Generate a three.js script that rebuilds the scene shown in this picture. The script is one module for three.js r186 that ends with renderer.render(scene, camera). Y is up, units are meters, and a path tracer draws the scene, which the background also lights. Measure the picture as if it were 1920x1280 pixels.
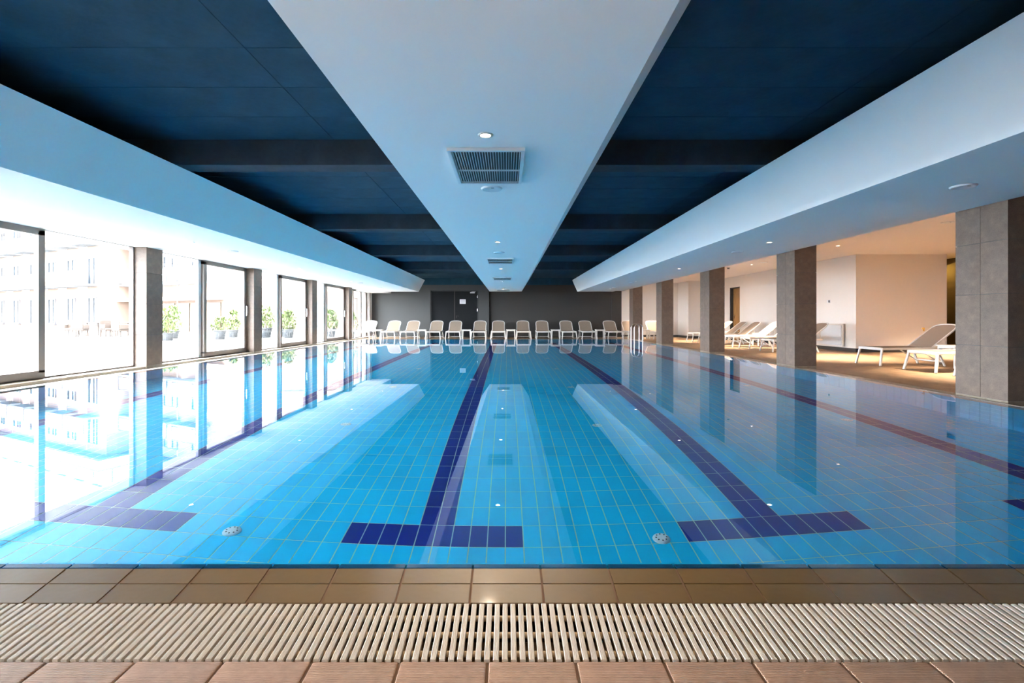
import * as THREE from 'three';
import { mergeGeometries } from 'three/addons/utils/BufferGeometryUtils.js';
import { RoundedBoxGeometry } from 'three/addons/geometries/RoundedBoxGeometry.js';
import { RectAreaLightUniformsLib } from 'three/addons/lights/RectAreaLightUniformsLib.js';

/* ------------------------------------------------------------------ camera, sky, sun, exposure */
const scene = new THREE.Scene();
const EYE = 0.925;                                   // lens height over the water; water = 0, looking along -z
const camera = new THREE.PerspectiveCamera(2 * Math.atan(640 / 930) * 180 / Math.PI, 1.5, 0.05, 300);
camera.position.set(0, EYE, 0);
camera.lookAt(0, EYE, -10);
camera.setViewOffset(1920, 1280, 10, 43.5, 1920, 1280);   // shifted lens: verticals stay vertical

const renderer = new THREE.WebGLRenderer({ antialias: true });
renderer.toneMapping = THREE.LinearToneMapping;
renderer.toneMappingExposure = 2.48;
renderer.shadowMap.enabled = true;
RectAreaLightUniformsLib.init();

scene.background = new THREE.Color().setRGB(16.6, 18.4, 20.2);        // bright hazy sky over the courtyard
const sun = new THREE.DirectionalLight(new THREE.Color().setRGB(1.0, 0.95, 0.87), 16);
sun.position.set(-14 + 18, 60, -22 + 26);
sun.target.position.set(-14, 0, -22);
sun.castShadow = true;
sun.shadow.radius = 1.5;
sun.shadow.mapSize.set(4096, 4096);
Object.assign(sun.shadow.camera, { left: -60, right: 60, top: 60, bottom: -60, near: 1, far: 200 });
scene.add(sun, sun.target);

const SPOT_POOL = 14, SPOT_DUCT = 20, SPOT_LOUNGE = 74;               // candela of the warm downlights

/* ------------------------------------------------------------------ helpers */
let seed = 20240117;
const rnd = () => { seed = (seed * 1664525 + 1013904223) >>> 0; return seed / 4294967296; };
const rr = (a, b) => a + (b - a) * rnd();
const lin = (r, g, b) => new THREE.Color().setRGB(r, g, b);
const hex = (h) => new THREE.Color(h);
const taken = {};
const numbered = (n) => { const k = taken[n] = (taken[n] ?? -1) + 1; return k ? `${n}_${String(k).padStart(3, '0')}` : n; };

// uv in metres, by the way each face points
function metres(g) {
  g = g.index ? g.toNonIndexed() : g;
  const p = g.attributes.position, n = g.attributes.normal, uv = new Float32Array(p.count * 2);
  for (let i = 0; i < p.count; i += 3) {
    let ax = 0, ay = 0, az = 0;
    for (let k = 0; k < 3; k++) { ax += Math.abs(n.getX(i + k)); ay += Math.abs(n.getY(i + k)); az += Math.abs(n.getZ(i + k)); }
    for (let k = 0; k < 3; k++) {
      const j = i + k, x = p.getX(j), y = p.getY(j), z = p.getZ(j);
      const [u, v] = ay >= ax && ay >= az ? [x, z] : ax >= az ? [z, y] : [x, y];
      uv[j * 2] = u; uv[j * 2 + 1] = v;
    }
  }
  g.setAttribute('uv', new THREE.BufferAttribute(uv, 2));
  return g;
}
const merge = (list) => mergeGeometries(list.map((g) => {
  g = g.index ? g.toNonIndexed() : g;
  for (const k of Object.keys(g.attributes)) if (!['position', 'normal', 'uv'].includes(k)) g.deleteAttribute(k);
  return g;
}));
// box by its limits; D is the distance in front of the lens (z = -D)
function box(x0, x1, y0, y1, D0, D1) {
  const g = new THREE.BoxGeometry(x1 - x0, y1 - y0, D1 - D0);
  g.translate((x0 + x1) / 2, (y0 + y1) / 2, -(D0 + D1) / 2);
  return metres(g);
}
const bb = (w, h, d, x = 0, y = 0, z = 0) => metres(new THREE.BoxGeometry(w, h, d).translate(x, y, z));
function rb(w, h, d, r, x = 0, y = 0, z = 0, seg = 2) { return new RoundedBoxGeometry(w, h, d, seg, r).translate(x, y, z); }
// straight prism between section a at distance Da and section b at Db (counter-clockwise [x, y] lists)
function sweep(a, Da, b, Db) {
  const pos = [], tri = (p, q, r) => pos.push(...p, ...q, ...r), A = a.map(([x, y]) => [x, y, -Da]), B = b.map(([x, y]) => [x, y, -Db]), n = a.length;
  for (let i = 0; i < n; i++) {
    const j = (i + 1) % n;
    tri(A[i], B[i], B[j]); tri(A[i], B[j], A[j]);
  }
  for (const t of THREE.ShapeUtils.triangulateShape(a.map(([x, y]) => new THREE.Vector2(x, y)), [])) {
    tri(A[t[0]], A[t[1]], A[t[2]]); tri(B[t[0]], B[t[2]], B[t[1]]);
  }
  const g = new THREE.BufferGeometry();
  g.setAttribute('position', new THREE.Float32BufferAttribute(pos, 3));
  g.computeVertexNormals();
  return metres(g);
}
// the same through many sections [[x, y] list, D], with each long face smooth along its length
function loft(list) {
  const pos = [], tri = (p, q, r) => pos.push(...p, ...q, ...r), P = list.map(([s, D]) => s.map(([x, y]) => [x, y, -D])), n = P[0].length;
  for (let k = 0; k + 1 < P.length; k++) for (let i = 0; i < n; i++) {
    const j = (i + 1) % n, A = P[k], B = P[k + 1];
    tri(A[i], B[i], B[j]); tri(A[i], B[j], A[j]);
  }
  const Z = P[P.length - 1];
  for (const t of THREE.ShapeUtils.triangulateShape(list[0][0].map(([x, y]) => new THREE.Vector2(x, y)), [])) { tri(P[0][t[0]], P[0][t[1]], P[0][t[2]]); tri(Z[t[0]], Z[t[2]], Z[t[1]]); }
  const g = new THREE.BufferGeometry();
  g.setAttribute('position', new THREE.Float32BufferAttribute(pos, 3));
  g.computeVertexNormals();
  return metres(g);
}
function tube(points, r, seg = 24, rad = 8, closed = false) {
  return new THREE.TubeGeometry(new THREE.CatmullRomCurve3(points.map((p) => new THREE.Vector3(...p)), closed, 'centripetal'), seg, r, rad, closed).toNonIndexed();
}
function bar(p, q, w, h, r = 0.006) {                // rounded bar from p to q
  const a = new THREE.Vector3(...p), b = new THREE.Vector3(...q), len = a.distanceTo(b);
  const g = new RoundedBoxGeometry(w, h, len, 1, r);
  const m = new THREE.Matrix4().lookAt(a, b, Math.abs(b.y - a.y) > 0.95 * len ? new THREE.Vector3(0, 0, 1) : new THREE.Vector3(0, 1, 0));
  m.setPosition(a.clone().add(b).multiplyScalar(0.5));
  return g.applyMatrix4(m);
}
function part(name, g, m, parent, label) {
  const o = new THREE.Mesh(Array.isArray(g) ? merge(g) : g, m);
  o.name = name; o.castShadow = o.receiveShadow = true;
  if (label) o.userData.label = label;
  parent.add(o);
  return o;
}
function structure(name, g, m, label) {
  const o = g ? new THREE.Mesh(Array.isArray(g) ? merge(g) : g, m) : new THREE.Group();
  o.name = numbered(name); o.castShadow = o.receiveShadow = true;
  o.userData.kind = 'structure';
  if (label) o.userData.label = label;
  scene.add(o);
  return o;
}
function thing(name, label, category, [x, y, z] = [0, 0, 0], turn = 0, group) {
  const o = new THREE.Group(); o.name = numbered(name);
  o.position.set(x, y, z); o.rotation.y = turn;
  o.userData = { label, category };
  if (group) o.userData.group = group;
  scene.add(o);
  return o;
}
function copy(o, label, [x, y, z], turn = o.rotation.y) {
  const c = o.clone(); c.name = numbered(o.name.replace(/_\d{3}$/, ''));
  c.position.set(x, y, z); c.rotation.y = turn;
  c.userData = { ...o.userData, label };
  scene.add(c);
  return c;
}

/* ------------------------------------------------------------------ computed textures */
function grid(n, f) {                                // tileable value noise
  const v = new Float32Array(n * n); for (let i = 0; i < v.length; i++) v[i] = rnd();
  const at = (x, y) => v[((y % n + n) % n) * n + ((x % n + n) % n)];
  return (x, y) => { const ix = Math.floor(x), iy = Math.floor(y), s = x - ix, t = y - iy, a = s * s * (3 - 2 * s), b = t * t * (3 - 2 * t);
    return (at(ix, iy) * (1 - a) + at(ix + 1, iy) * a) * (1 - b) + (at(ix, iy + 1) * (1 - a) + at(ix + 1, iy + 1) * a) * b; };
}
function texture(size, fn, repeat = 1, colour = true) {
  const d = new Uint8Array(size * size * 4);
  for (let y = 0; y < size; y++) for (let x = 0; x < size; x++) {
    const c = fn(x / size, y / size), i = (y * size + x) * 4;
    for (let k = 0; k < 3; k++) d[i + k] = Math.max(0, Math.min(255, 255 * (Array.isArray(c) ? c[k] : c)));
    d[i + 3] = 255;
  }
  const t = new THREE.DataTexture(d, size, size);
  t.wrapS = t.wrapT = THREE.RepeatWrapping; t.magFilter = THREE.LinearFilter; t.minFilter = THREE.LinearMipmapLinearFilter; t.generateMipmaps = true;
  if (colour) t.colorSpace = THREE.SRGBColorSpace;
  t.repeat.set(repeat, repeat); t.needsUpdate = true;
  return t;
}
const g8 = grid(8), g16 = grid(16), g64 = grid(64), g256 = grid(256);
const fbm = (u, v) => 0.4 * g8(u * 8, v * 8) + 0.3 * g16(u * 16, v * 16) + 0.2 * g64(u * 64, v * 64) + 0.1 * g256(u * 256, v * 256);
const stoneTex = texture(512, (u, v) => { const k = 0.84 + 0.22 * (fbm(u, v) - 0.5) + 0.2 * (g256(u * 256, v * 256) - 0.5); return [k, k * 0.985, k * 0.97]; }, 1.6);
const plasterBump = texture(512, (u, v) => fbm(u, v), 0.7, false);
const concreteTex = texture(512, (u, v) => { const k = 0.86 + 0.25 * (fbm(u, v) - 0.5); return k; }, 0.45);
const deckTex = texture(512, (u, v) => { const k = 0.88 + 0.3 * (fbm(u, v) - 0.5); return [k, k * 0.98, k * 0.95]; }, 0.8);
const ribBump = texture(128, (u, v) => { const s = (v * 8) % 1; return s < 0.62 ? 1 : s < 0.72 ? 1 - (s - 0.62) * 10 : s < 0.9 ? 0 : (s - 0.9) * 10; }, 1, false);
ribBump.repeat.set(20, 20);                          // eight ribs in 5 cm
const wetBump = texture(256, (u, v) => 0.75 * g16(u * 16, v * 256 / 16) + 0.25 * g64(u * 64, v * 64), 1.1, false);
const meshTex = texture(128, (u, v) => { const a = Math.abs(((u * 16) % 1) - 0.5), b = Math.abs(((v * 16) % 1) - 0.5); return a < 0.4 && b < 0.4 ? 0.98 : 0.8; }, 12);
const woodTex = texture(256, (u, v) => { const k = 0.8 + 0.25 * g64(u * 64, v * 3) - 0.1 * g16(u * 16, v * 2); return [k, k * 0.97, k * 0.92]; }, 1);

const M = (o) => new THREE.MeshPhysicalMaterial({ roughness: 0.7, ...o });
const mat = {
  white: M({ color: lin(0.88, 0.88, 0.87), roughness: 0.85, bumpMap: plasterBump, bumpScale: 0.0015 }),
  beam: M({ color: lin(0.055, 0.075, 0.098), roughness: 0.9, specularIntensity: 0.5, map: concreteTex, bumpMap: plasterBump, bumpScale: 0.003 }),
  slab: M({ color: lin(0.028, 0.09, 0.14), roughness: 0.9, specularIntensity: 0.5, map: concreteTex, bumpMap: plasterBump, bumpScale: 0.003 }),
  darkVoid: M({ color: lin(0.012, 0.012, 0.013), roughness: 0.9 }),
  stone: M({ color: lin(0.245, 0.175, 0.137), roughness: 0.55, map: stoneTex }),
  stoneB: M({ color: lin(0.232, 0.167, 0.131), roughness: 0.55, map: stoneTex }),
  stoneJoint: M({ color: lin(0.10, 0.092, 0.085), roughness: 0.9 }),
  wallGrey: M({ color: lin(0.075, 0.076, 0.075), roughness: 0.75, bumpMap: plasterBump, bumpScale: 0.001 }),
  wallDark: M({ color: lin(0.048, 0.043, 0.039), roughness: 0.7, bumpMap: plasterBump, bumpScale: 0.001 }),
  wallCream: M({ color: lin(0.77, 0.72, 0.67), roughness: 0.85, bumpMap: plasterBump, bumpScale: 0.001 }),
  loungeCeiling: M({ color: lin(0.80, 0.76, 0.73), roughness: 0.9 }),
  doorGrey: M({ color: lin(0.014, 0.015, 0.017), roughness: 0.85, specularIntensity: 0.4 }),
  doorFrame: M({ color: lin(0.03, 0.03, 0.032), roughness: 0.5 }),
  doorWood: M({ color: lin(0.42, 0.24, 0.09), roughness: 0.5, map: woodTex }),
  darkBrown: M({ color: lin(0.045, 0.034, 0.025), roughness: 0.6 }),
  skirting: M({ color: lin(0.05, 0.046, 0.042), roughness: 0.5 }),
  deck: M({ color: lin(0.50, 0.34, 0.21), roughness: 0.5, map: deckTex }),
  deckTile: M({ color: lin(0.68, 0.43, 0.31), roughness: 0.6, map: deckTex, bumpMap: ribBump, bumpScale: 0.004 }),
  deckTileB: M({ color: lin(0.645, 0.41, 0.295), roughness: 0.6, map: deckTex, bumpMap: ribBump, bumpScale: 0.004 }),
  grout: M({ color: lin(0.21, 0.125, 0.08), roughness: 0.9 }),
  rimTile: M({ color: lin(0.16, 0.088, 0.026), roughness: 0.5, bumpMap: wetBump, bumpScale: 0.0015, clearcoat: 0.6, clearcoatRoughness: 0.05 }),
  rimTileB: M({ color: lin(0.148, 0.083, 0.024), roughness: 0.5, bumpMap: wetBump, bumpScale: 0.0015, clearcoat: 0.6, clearcoatRoughness: 0.05 }),
  rimPale: M({ color: lin(0.42, 0.36, 0.29), roughness: 0.3, map: deckTex }),
  nose: M({ color: lin(0.006, 0.06, 0.14), roughness: 0.12, clearcoat: 1, clearcoatRoughness: 0.03 }),
  slat: M({ color: lin(0.64, 0.55, 0.45), roughness: 0.5 }),
  rod: M({ color: lin(0.60, 0.44, 0.26), roughness: 0.5 }),
  gutter: M({ color: lin(0.34, 0.21, 0.095), roughness: 0.8 }),
  poolGrout: M({ color: lin(0.55, 0.68, 0.52), roughness: 0.9 }),
  tileA: M({ color: lin(0.004, 0.47, 0.80), roughness: 0.3 }),
  tileB: M({ color: lin(0.004, 0.49, 0.82), roughness: 0.3 }),
  tileC: M({ color: lin(0.004, 0.45, 0.77), roughness: 0.3 }),
  navy: M({ color: lin(0.006, 0.010, 0.20), roughness: 0.3 }),
  tileStuff: M({ color: lin(1, 1, 1), roughness: 0.3 }),
  water: M({ color: lin(1, 1, 1), roughness: 0, transmission: 1, thickness: 1, ior: 1.333, attenuationColor: lin(0.82, 0.97, 0.99), attenuationDistance: 4 }),
  glass: M({ color: lin(1, 1, 1), roughness: 0, transmission: 1, thickness: 0, ior: 1.45 }),
  frame: M({ color: lin(0.19, 0.155, 0.135), roughness: 0.45 }),
  frameLight: M({ color: lin(0.55, 0.55, 0.56), roughness: 0.4 }),
  steel: M({ color: lin(0.72, 0.70, 0.68), roughness: 0.18, metalness: 1 }),
  resin: M({ color: lin(0.78, 0.74, 0.69), roughness: 0.45 }),
  sling: M({ color: lin(0.36, 0.265, 0.195), roughness: 0.8, map: meshTex }),
  metalWhite: M({ color: lin(0.72, 0.74, 0.76), roughness: 0.35 }),
  lampRing: M({ color: lin(0.75, 0.74, 0.72), roughness: 0.4 }),
  lampGlow: M({ color: lin(0.9, 0.85, 0.75), roughness: 0.5, emissive: lin(1.0, 0.80, 0.56), emissiveIntensity: 14 }),
  amberGlow: M({ color: lin(0.9, 0.7, 0.3), roughness: 0.5, emissive: lin(1.0, 0.55, 0.08), emissiveIntensity: 2.2 }),
  paper: M({ color: lin(0.86, 0.85, 0.86), roughness: 0.7 }),
  black: M({ color: lin(0.02, 0.02, 0.02), roughness: 0.5 }),
  terrace: M({ color: lin(0.22, 0.214, 0.203), roughness: 0.9, map: concreteTex }),
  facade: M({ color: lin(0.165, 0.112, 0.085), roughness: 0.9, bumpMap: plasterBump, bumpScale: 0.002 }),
  facadeWhite: M({ color: lin(0.74, 0.74, 0.73), roughness: 0.9 }),
  eave: M({ color: lin(0.09, 0.10, 0.11), roughness: 0.8 }),
  windowFrame: M({ color: lin(0.06, 0.06, 0.065), roughness: 0.5 }),
  windowPane: M({ color: lin(0.03, 0.035, 0.04), roughness: 0.2 }),
  curtain: M({ color: lin(0.30, 0.30, 0.29), roughness: 0.9 }),
  balconyGlass: M({ color: lin(0.16, 0.175, 0.18), roughness: 0.15 }),
  shopfront: M({ color: lin(0.045, 0.032, 0.014), roughness: 0.3 }),
  wicker: M({ color: lin(0.036, 0.025, 0.019), roughness: 0.8 }),
  pot: M({ color: lin(0.05, 0.053, 0.057), roughness: 0.7 }),
  leaf: M({ color: lin(0.055, 0.085, 0.018), roughness: 0.7, side: THREE.DoubleSide }),
  leafB: M({ color: lin(0.075, 0.10, 0.026), roughness: 0.7, side: THREE.DoubleSide }),
  stem: M({ color: lin(0.12, 0.08, 0.05), roughness: 0.9 }),
};

/* ------------------------------------------------------------------ main measures (metres) */
const PL = -6.384, PR = 5.366, P0 = 1.88, P1 = 21.88, DEPTH = 1.48;   // pool basin
const DECK = -0.05, SOFFIT = EYE + 1.28, LOUNGE = EYE + 1.83, SLAB = EYE + 2.093, BEAM = EYE + 1.80, WALLTOP = EYE + 1.736;
const BEAMS = [-2.55, 1.63, 5.82, 9.99, 14.19, 18.36];
const ROOM0 = -6.7, WALL = 25.75;                                     // room, back to far end
const COLR = [-2.64, 1.40, 5.44, 9.47, 13.46, 17.6, 21.6], COLL = [-2.64, 1.40, 5.44, 9.5, 13.54, 17.6, 21.7];
const WX = -7.16;                                                     // plane of the glazing

/* ------------------------------------------------------------------ floors */
{
  const f = structure('floor', null, null, 'tan tiled pool deck');
  part('deck_lounge', [box(PR + 0.43, 15, -0.35, DECK, ROOM0, 26.2)], mat.deck, f);
  part('deck_far', [box(-7.4, PR + 0.43, -0.35, DECK, P1 + 0.43, 26.2)], mat.deck, f);
  part('deck_near', [box(-7.4, PR + 0.43, -0.35, DECK, ROOM0, 0.92)], mat.deck, f);
  part('deck_window_side', [box(-7.4, PL - 0.43, -0.35, DECK, 0.92, P1 + 0.43)], mat.rimPale, f);
  part('kerb', [box(-7.42, -6.92, -0.06, 0.0, ROOM0, 25.75)], mat.rimPale, f, 'pale stone kerb under the glazing');
  part('grout_bed', [box(-7.0, PR + 0.43, -0.35, DECK - 0.007, 0.92, 1.414)], mat.grout, f);
  // ribbed tiles of the near deck, two rows
  const tg = metres(new RoundedBoxGeometry(0.243, 0.02, 0.243, 1, 0.004));
  const tiles = [];
  for (let r = 0; r < 2; r++) for (let n = -24; n <= 22; n++) tiles.push([-0.054 + 0.25 * n + 0.125, 1.414 - 0.125 - 0.25 * r]);
  for (const [x, D] of tiles) {
    const o = part('tile', tg, rnd() < 0.5 ? mat.deckTile : mat.deckTileB, f);
    o.position.set(x, DECK - 0.01 + rr(-0.0006, 0.0006), -D);
  }
}

/* ------------------------------------------------------------------ pool basin */
{
  const pool = structure('pool_basin', null, null, 'pool basin lined with cyan tiles and navy lane lines');
  const Y = -DEPTH;
  part('grout_bed', [box(PL - 0.3, PR + 0.3, Y - 0.25, Y - 0.003, P0 - 0.3, P1 + 0.3)], mat.poolGrout, pool);
  const lines = [-5.259, -2.884, -0.509, 1.866, 4.241];
  const isNavy = (x, D) => lines.some((c) => (Math.abs(x - c) < 0.125 && D > 3.38 && D < 20.38) || (Math.abs(x - c) < 0.625 && ((D > 3.38 && D < 3.63) || (D > 20.13 && D < 20.38))));
  const all = [];
  for (let i = 0; i < 94; i++) for (let k = 0; k < 80; k++) {
    const x = PL + 0.0625 + 0.125 * i, D = P0 + 0.125 + 0.25 * k, px = 950 + 930 * x / D;
    all.push({ x, D, seen: px > -40 && px < 1960 && D > 3.1 ? D : 1000 + D, navy: isNavy(x, D), tone: rnd() });
  }
  all.sort((a, b) => a.seen - b.seen || a.x - b.x);
  const tg = metres(new THREE.BoxGeometry(0.117, 0.012, 0.242));
  const pick = [mat.tileA, mat.tileB, mat.tileC];
  all.slice(0, 300).forEach((t) => {
    const o = part('tile', tg, t.navy ? mat.navy : pick[Math.floor(t.tone * 3)], pool);
    o.position.set(t.x, Y - 0.006, -t.D);
  });
  const rest = all.slice(300), inst = new THREE.InstancedMesh(tg, mat.tileStuff, rest.length), m4 = new THREE.Matrix4();
  rest.forEach((t, i) => { inst.setMatrixAt(i, m4.makeTranslation(t.x, Y - 0.006, -t.D)); inst.setColorAt(i, t.navy ? mat.navy.color : pick[Math.floor(t.tone * 3)].color); });
  inst.name = 'floor_tiles'; inst.userData.kind = 'stuff'; inst.castShadow = inst.receiveShadow = true; pool.add(inst);
  // side walls, tiled
  const walls = { near: [], far: [], left: [], right: [] };
  const wt = (list, w, x, y, z, turn) => list.push([x, y, z, turn]);
  for (let r = 0; r < 6; r++) {
    const y = -0.125 - 0.25 * r;
    for (let i = 0; i < 94; i++) { const x = PL + 0.0625 + 0.125 * i; wt(walls.far, 0, x, y, -P1 - 0.006, 0); wt(walls.near, 0, x, y, -P0 + 0.006, 0); }
    for (let k = 0; k < 160; k++) { const z = -(P0 + 0.0625 + 0.125 * k); wt(walls.left, 0, PL - 0.006, y, z, Math.PI / 2); wt(walls.right, 0, PR + 0.006, y, z, Math.PI / 2); }
  }
  const wg = metres(new THREE.BoxGeometry(0.117, 0.242, 0.012));
  for (const [side, list] of Object.entries(walls)) {
    const wi = new THREE.InstancedMesh(wg, mat.tileStuff, list.length);
    list.forEach(([x, y, z, t], i) => { wi.setMatrixAt(i, m4.makeRotationY(t).setPosition(x, y, z)); wi.setColorAt(i, pick[Math.floor(rnd() * 3)].color); });
    wi.name = `${side}_wall_tiles`; wi.userData.kind = 'stuff'; wi.castShadow = wi.receiveShadow = true; pool.add(wi);
  }
  part('wall_bed', [box(PL - 0.3, PR + 0.3, Y - 0.2, -0.06, P0 - 0.19, P0 - 0.009), box(PL - 0.3, PR + 0.3, Y - 0.2, -0.06, P1 + 0.009, P1 + 0.3),
    box(PL - 0.3, PL - 0.009, Y - 0.2, -0.06, P0 - 0.009, P1 + 0.009), box(PR + 0.009, PR + 0.3, Y - 0.2, -0.06, P0 - 0.009, P1 + 0.009)], mat.poolGrout, pool);

  // still water
  const w = part('pool_water', box(PL - 0.022, PR + 0.022, -DEPTH - 0.1, 0, P0 - 0.022, P1 + 0.022), mat.water, scene);
  w.userData = { kind: 'stuff', label: 'still clear blue water filling the swimming pool', category: 'water' };

  // white floor inlets
  const lathe = new THREE.LatheGeometry([[0, 0.022], [0.034, 0.022], [0.05, 0.018], [0.058, 0.008], [0.06, 0]].map(([x, y]) => new THREE.Vector2(x, y)), 28);
  const spots = [];
  for (const x of [-4.83, -1.9, 1.07, 4.02]) for (let k = 0; k < 8; k++) spots.push([x, 3.43 + 2.43 * k]);
  const dot = new THREE.CylinderGeometry(0.006, 0.006, 0.004, 6);
  for (const [x, D] of spots) {
    const o = part('inlet', lathe.clone(), mat.metalWhite, pool); o.position.set(x, Y, -D);
    const d = [];
    for (let a = 0; a < 8; a++) d.push(dot.clone().translate(0.036 * Math.cos(a * Math.PI / 4), 0.022, 0.036 * Math.sin(a * Math.PI / 4)));
    part('outlet_holes', d, mat.black, o);
  }
}

/* ------------------------------------------------------------------ overflow edge: rim tiles, gutter, grating */
{
  const rim = structure('pool_edge', null, null, 'wet brown overflow edge with gutter round the pool');
  // near edge, tile by tile: blue nose, upper and lower sloping tile
  const w = 0.242, slope = (D0, D1, y0, y1, th) => sweep([[-w / 2, y1 - th], [w / 2, y1 - th], [w / 2, y1], [-w / 2, y1]], D1, [[-w / 2, y0 - th], [w / 2, y0 - th], [w / 2, y0], [-w / 2, y0]], D0);
  // slope() runs from D1 (towards the lens) to D0 (towards the water)
  const nose = slope(1.8605, 1.838, 0.003, 0.001, 0.045), up = slope(1.832, 1.757, 0.001, -0.013, 0.02), low = slope(1.752, 1.664, -0.014, -0.029, 0.02);
  const bed = [sweep([[PL - 0.2, -0.3], [PR + 0.2, -0.3], [PR + 0.2, -0.033], [PL - 0.2, -0.033]], 1.662, [[PL - 0.2, -0.3], [PR + 0.2, -0.3], [PR + 0.2, -0.004], [PL - 0.2, -0.004]], 1.84)];
  part('grout_bed', bed, mat.grout, rim);
  for (let n = -25; n <= 21; n++) {
    const x = 0.25 * n;
    for (const [name, g, m] of [['nose_tile', nose, mat.nose], ['rim_tile', up, rnd() < 0.5 ? mat.rimTile : mat.rimTileB], ['rim_tile', low, rnd() < 0.5 ? mat.rimTile : mat.rimTileB]]) {
      const o = part(name, g, m, rim); o.position.x = x;
    }
  }
  // near gutter channel
  part('gutter', [box(PL - 0.4, PR + 0.43, -0.34, -0.16, 1.40, 1.67), box(PL - 0.4, PR + 0.43, -0.34, DECK - 0.012, 1.395, 1.410), box(PL - 0.4, PR + 0.43, -0.34, -0.04, 1.662, 1.68)], mat.gutter, rim);
  // the other three sides: long sloping tile, gutter with its grating
  const prof = (s) => [[0, 0.003], [s * 0.03, 0.003], [s * 0.18, -0.03], [s * 0.18, -0.2], [0, -0.2]];
  const flip = (l) => l.slice().reverse();
  const R = prof(1).map(([x, y]) => [x + PR, y]), L = prof(-1).map(([x, y]) => [x + PL, y]);
  const sides = [sweep(flip(R), P0 - 0.05, flip(R), P1 + 0.2), sweep(L, P0 - 0.05, L, P1 + 0.2)];
  const far = sweep(flip(prof(1)), PL - 0.05, flip(prof(1)), PR + 0.05).rotateY(Math.PI / 2);   // x -> -z, z(-D) -> -x
  far.applyMatrix4(new THREE.Matrix4().makeScale(-1, 1, 1));
  for (let i = 0; i < far.attributes.position.count; i += 3) for (const a of ['position', 'normal', 'uv']) { const at = far.attributes[a], s = at.itemSize; for (let k = 0; k < s; k++) { const t = at.array[(i + 1) * s + k]; at.array[(i + 1) * s + k] = at.array[(i + 2) * s + k]; at.array[(i + 2) * s + k] = t; } }
  far.scale(1, 1, 1).translate(0, 0, -P1);
  far.translate((PL + PR) / 2 - (far.computeBoundingBox(), (far.boundingBox.min.x + far.boundingBox.max.x) / 2), 0, 0);
  far.computeVertexNormals();
  part('rim_strip', [sides[0]], mat.rimPale, rim); part('rim_strip', [sides[1]], mat.rimPale, rim); part('rim_strip', [metres(far)], mat.rimPale, rim);
  part('gutter', [box(PR + 0.18, PR + 0.43, -0.3, -0.12, 1.4, P1 + 0.43), box(PL - 0.43, PL - 0.18, -0.3, -0.12, 1.4, P1 + 0.43), box(PL - 0.43, PR + 0.43, -0.3, -0.12, P1 + 0.18, P1 + 0.43)], mat.gutter, rim);
}
function slatGeometry(len) {                         // ribbed cream slat lying along z
  const w = 0.0166, h = 0.012, s = new THREE.Shape(), t = [[-w / 2, -h], [w / 2, -h], [w / 2, -0.0015], [0.0066, 0]];
  for (const c of [0.0044, 0, -0.0044]) t.push([c + 0.0008, 0], [c, -0.0014], [c - 0.0008, 0]);
  t.push([-0.0066, 0], [-w / 2, -0.0015]);
  s.setFromPoints(t.map(([x, y]) => new THREE.Vector2(x, y)));
  return new THREE.ExtrudeGeometry(s, { depth: len, bevelEnabled: false, steps: 1 }).translate(0, 0, -len / 2);
}
{
  const g = thing('gutter_grating', 'cream slatted overflow grating along the near pool edge', 'grating');
  const slat = slatGeometry(0.243), tilt = Math.atan2(0.02, 0.245), n = Math.floor((PR + 0.4 - (PL - 0.4)) / 0.0257), xs = [];
  for (let i = 0; i < n; i++) xs.push(PL - 0.38 + 0.0257 * i);
  const near = xs.slice().sort((a, b) => Math.abs(a) - Math.abs(b));
  const put = (x) => new THREE.Matrix4().makeRotationX(tilt).setPosition(x, -0.038, -1.5363);
  for (const x of near.slice(0, 300)) { const o = part('slat', slat, mat.slat, g); o.rotation.x = tilt; o.position.set(x, -0.038 + rr(-0.0006, 0.0006), -1.5363 + rr(-0.0012, 0.0012)); }
  const o = part('slats', near.slice(300).map((x) => slat.clone().applyMatrix4(put(x))), mat.slat, g); o.userData.kind = 'stuff';
  for (const D of [1.612, 1.537, 1.460]) part('rod', new THREE.CylinderGeometry(0.0085, 0.0085, PR - PL + 0.7, 10).rotateZ(Math.PI / 2).translate((PL + PR) / 2, -0.038 + (D - 1.5363) * 0.082 - 0.0185, -D), mat.rod, g);
  // right, left and far gratings: slats too fine to tell apart
  for (const [name, label, x0, D0, turn, len] of [['gutter_grating', 'cream grating along the pool edge at the dark pillars', PR + 0.305, 1.7, 0, P1 + 0.4 - 1.7], ['gutter_grating', 'cream grating along the pool edge below the glazing', PL - 0.305, 1.7, 0, P1 + 0.4 - 1.7], ['gutter_grating', 'cream grating along the far pool edge before the loungers', 0, P1 + 0.305, 1, PR - PL + 0.3]]) {
    const t = thing(name, label, 'grating'), list = [], s2 = bb(0.243, 0.012, 0.0166);
    for (let i = 0; i < len / 0.0257; i++) list.push(turn ? s2.clone().rotateY(Math.PI / 2).translate(PL - 0.15 + 0.0257 * i, -0.042, -D0) : s2.clone().translate(x0, -0.042, -(D0 + 0.0257 * i)));
    const q = part('slats', list, mat.slat, t); q.userData.kind = 'stuff';
  }
}

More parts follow.
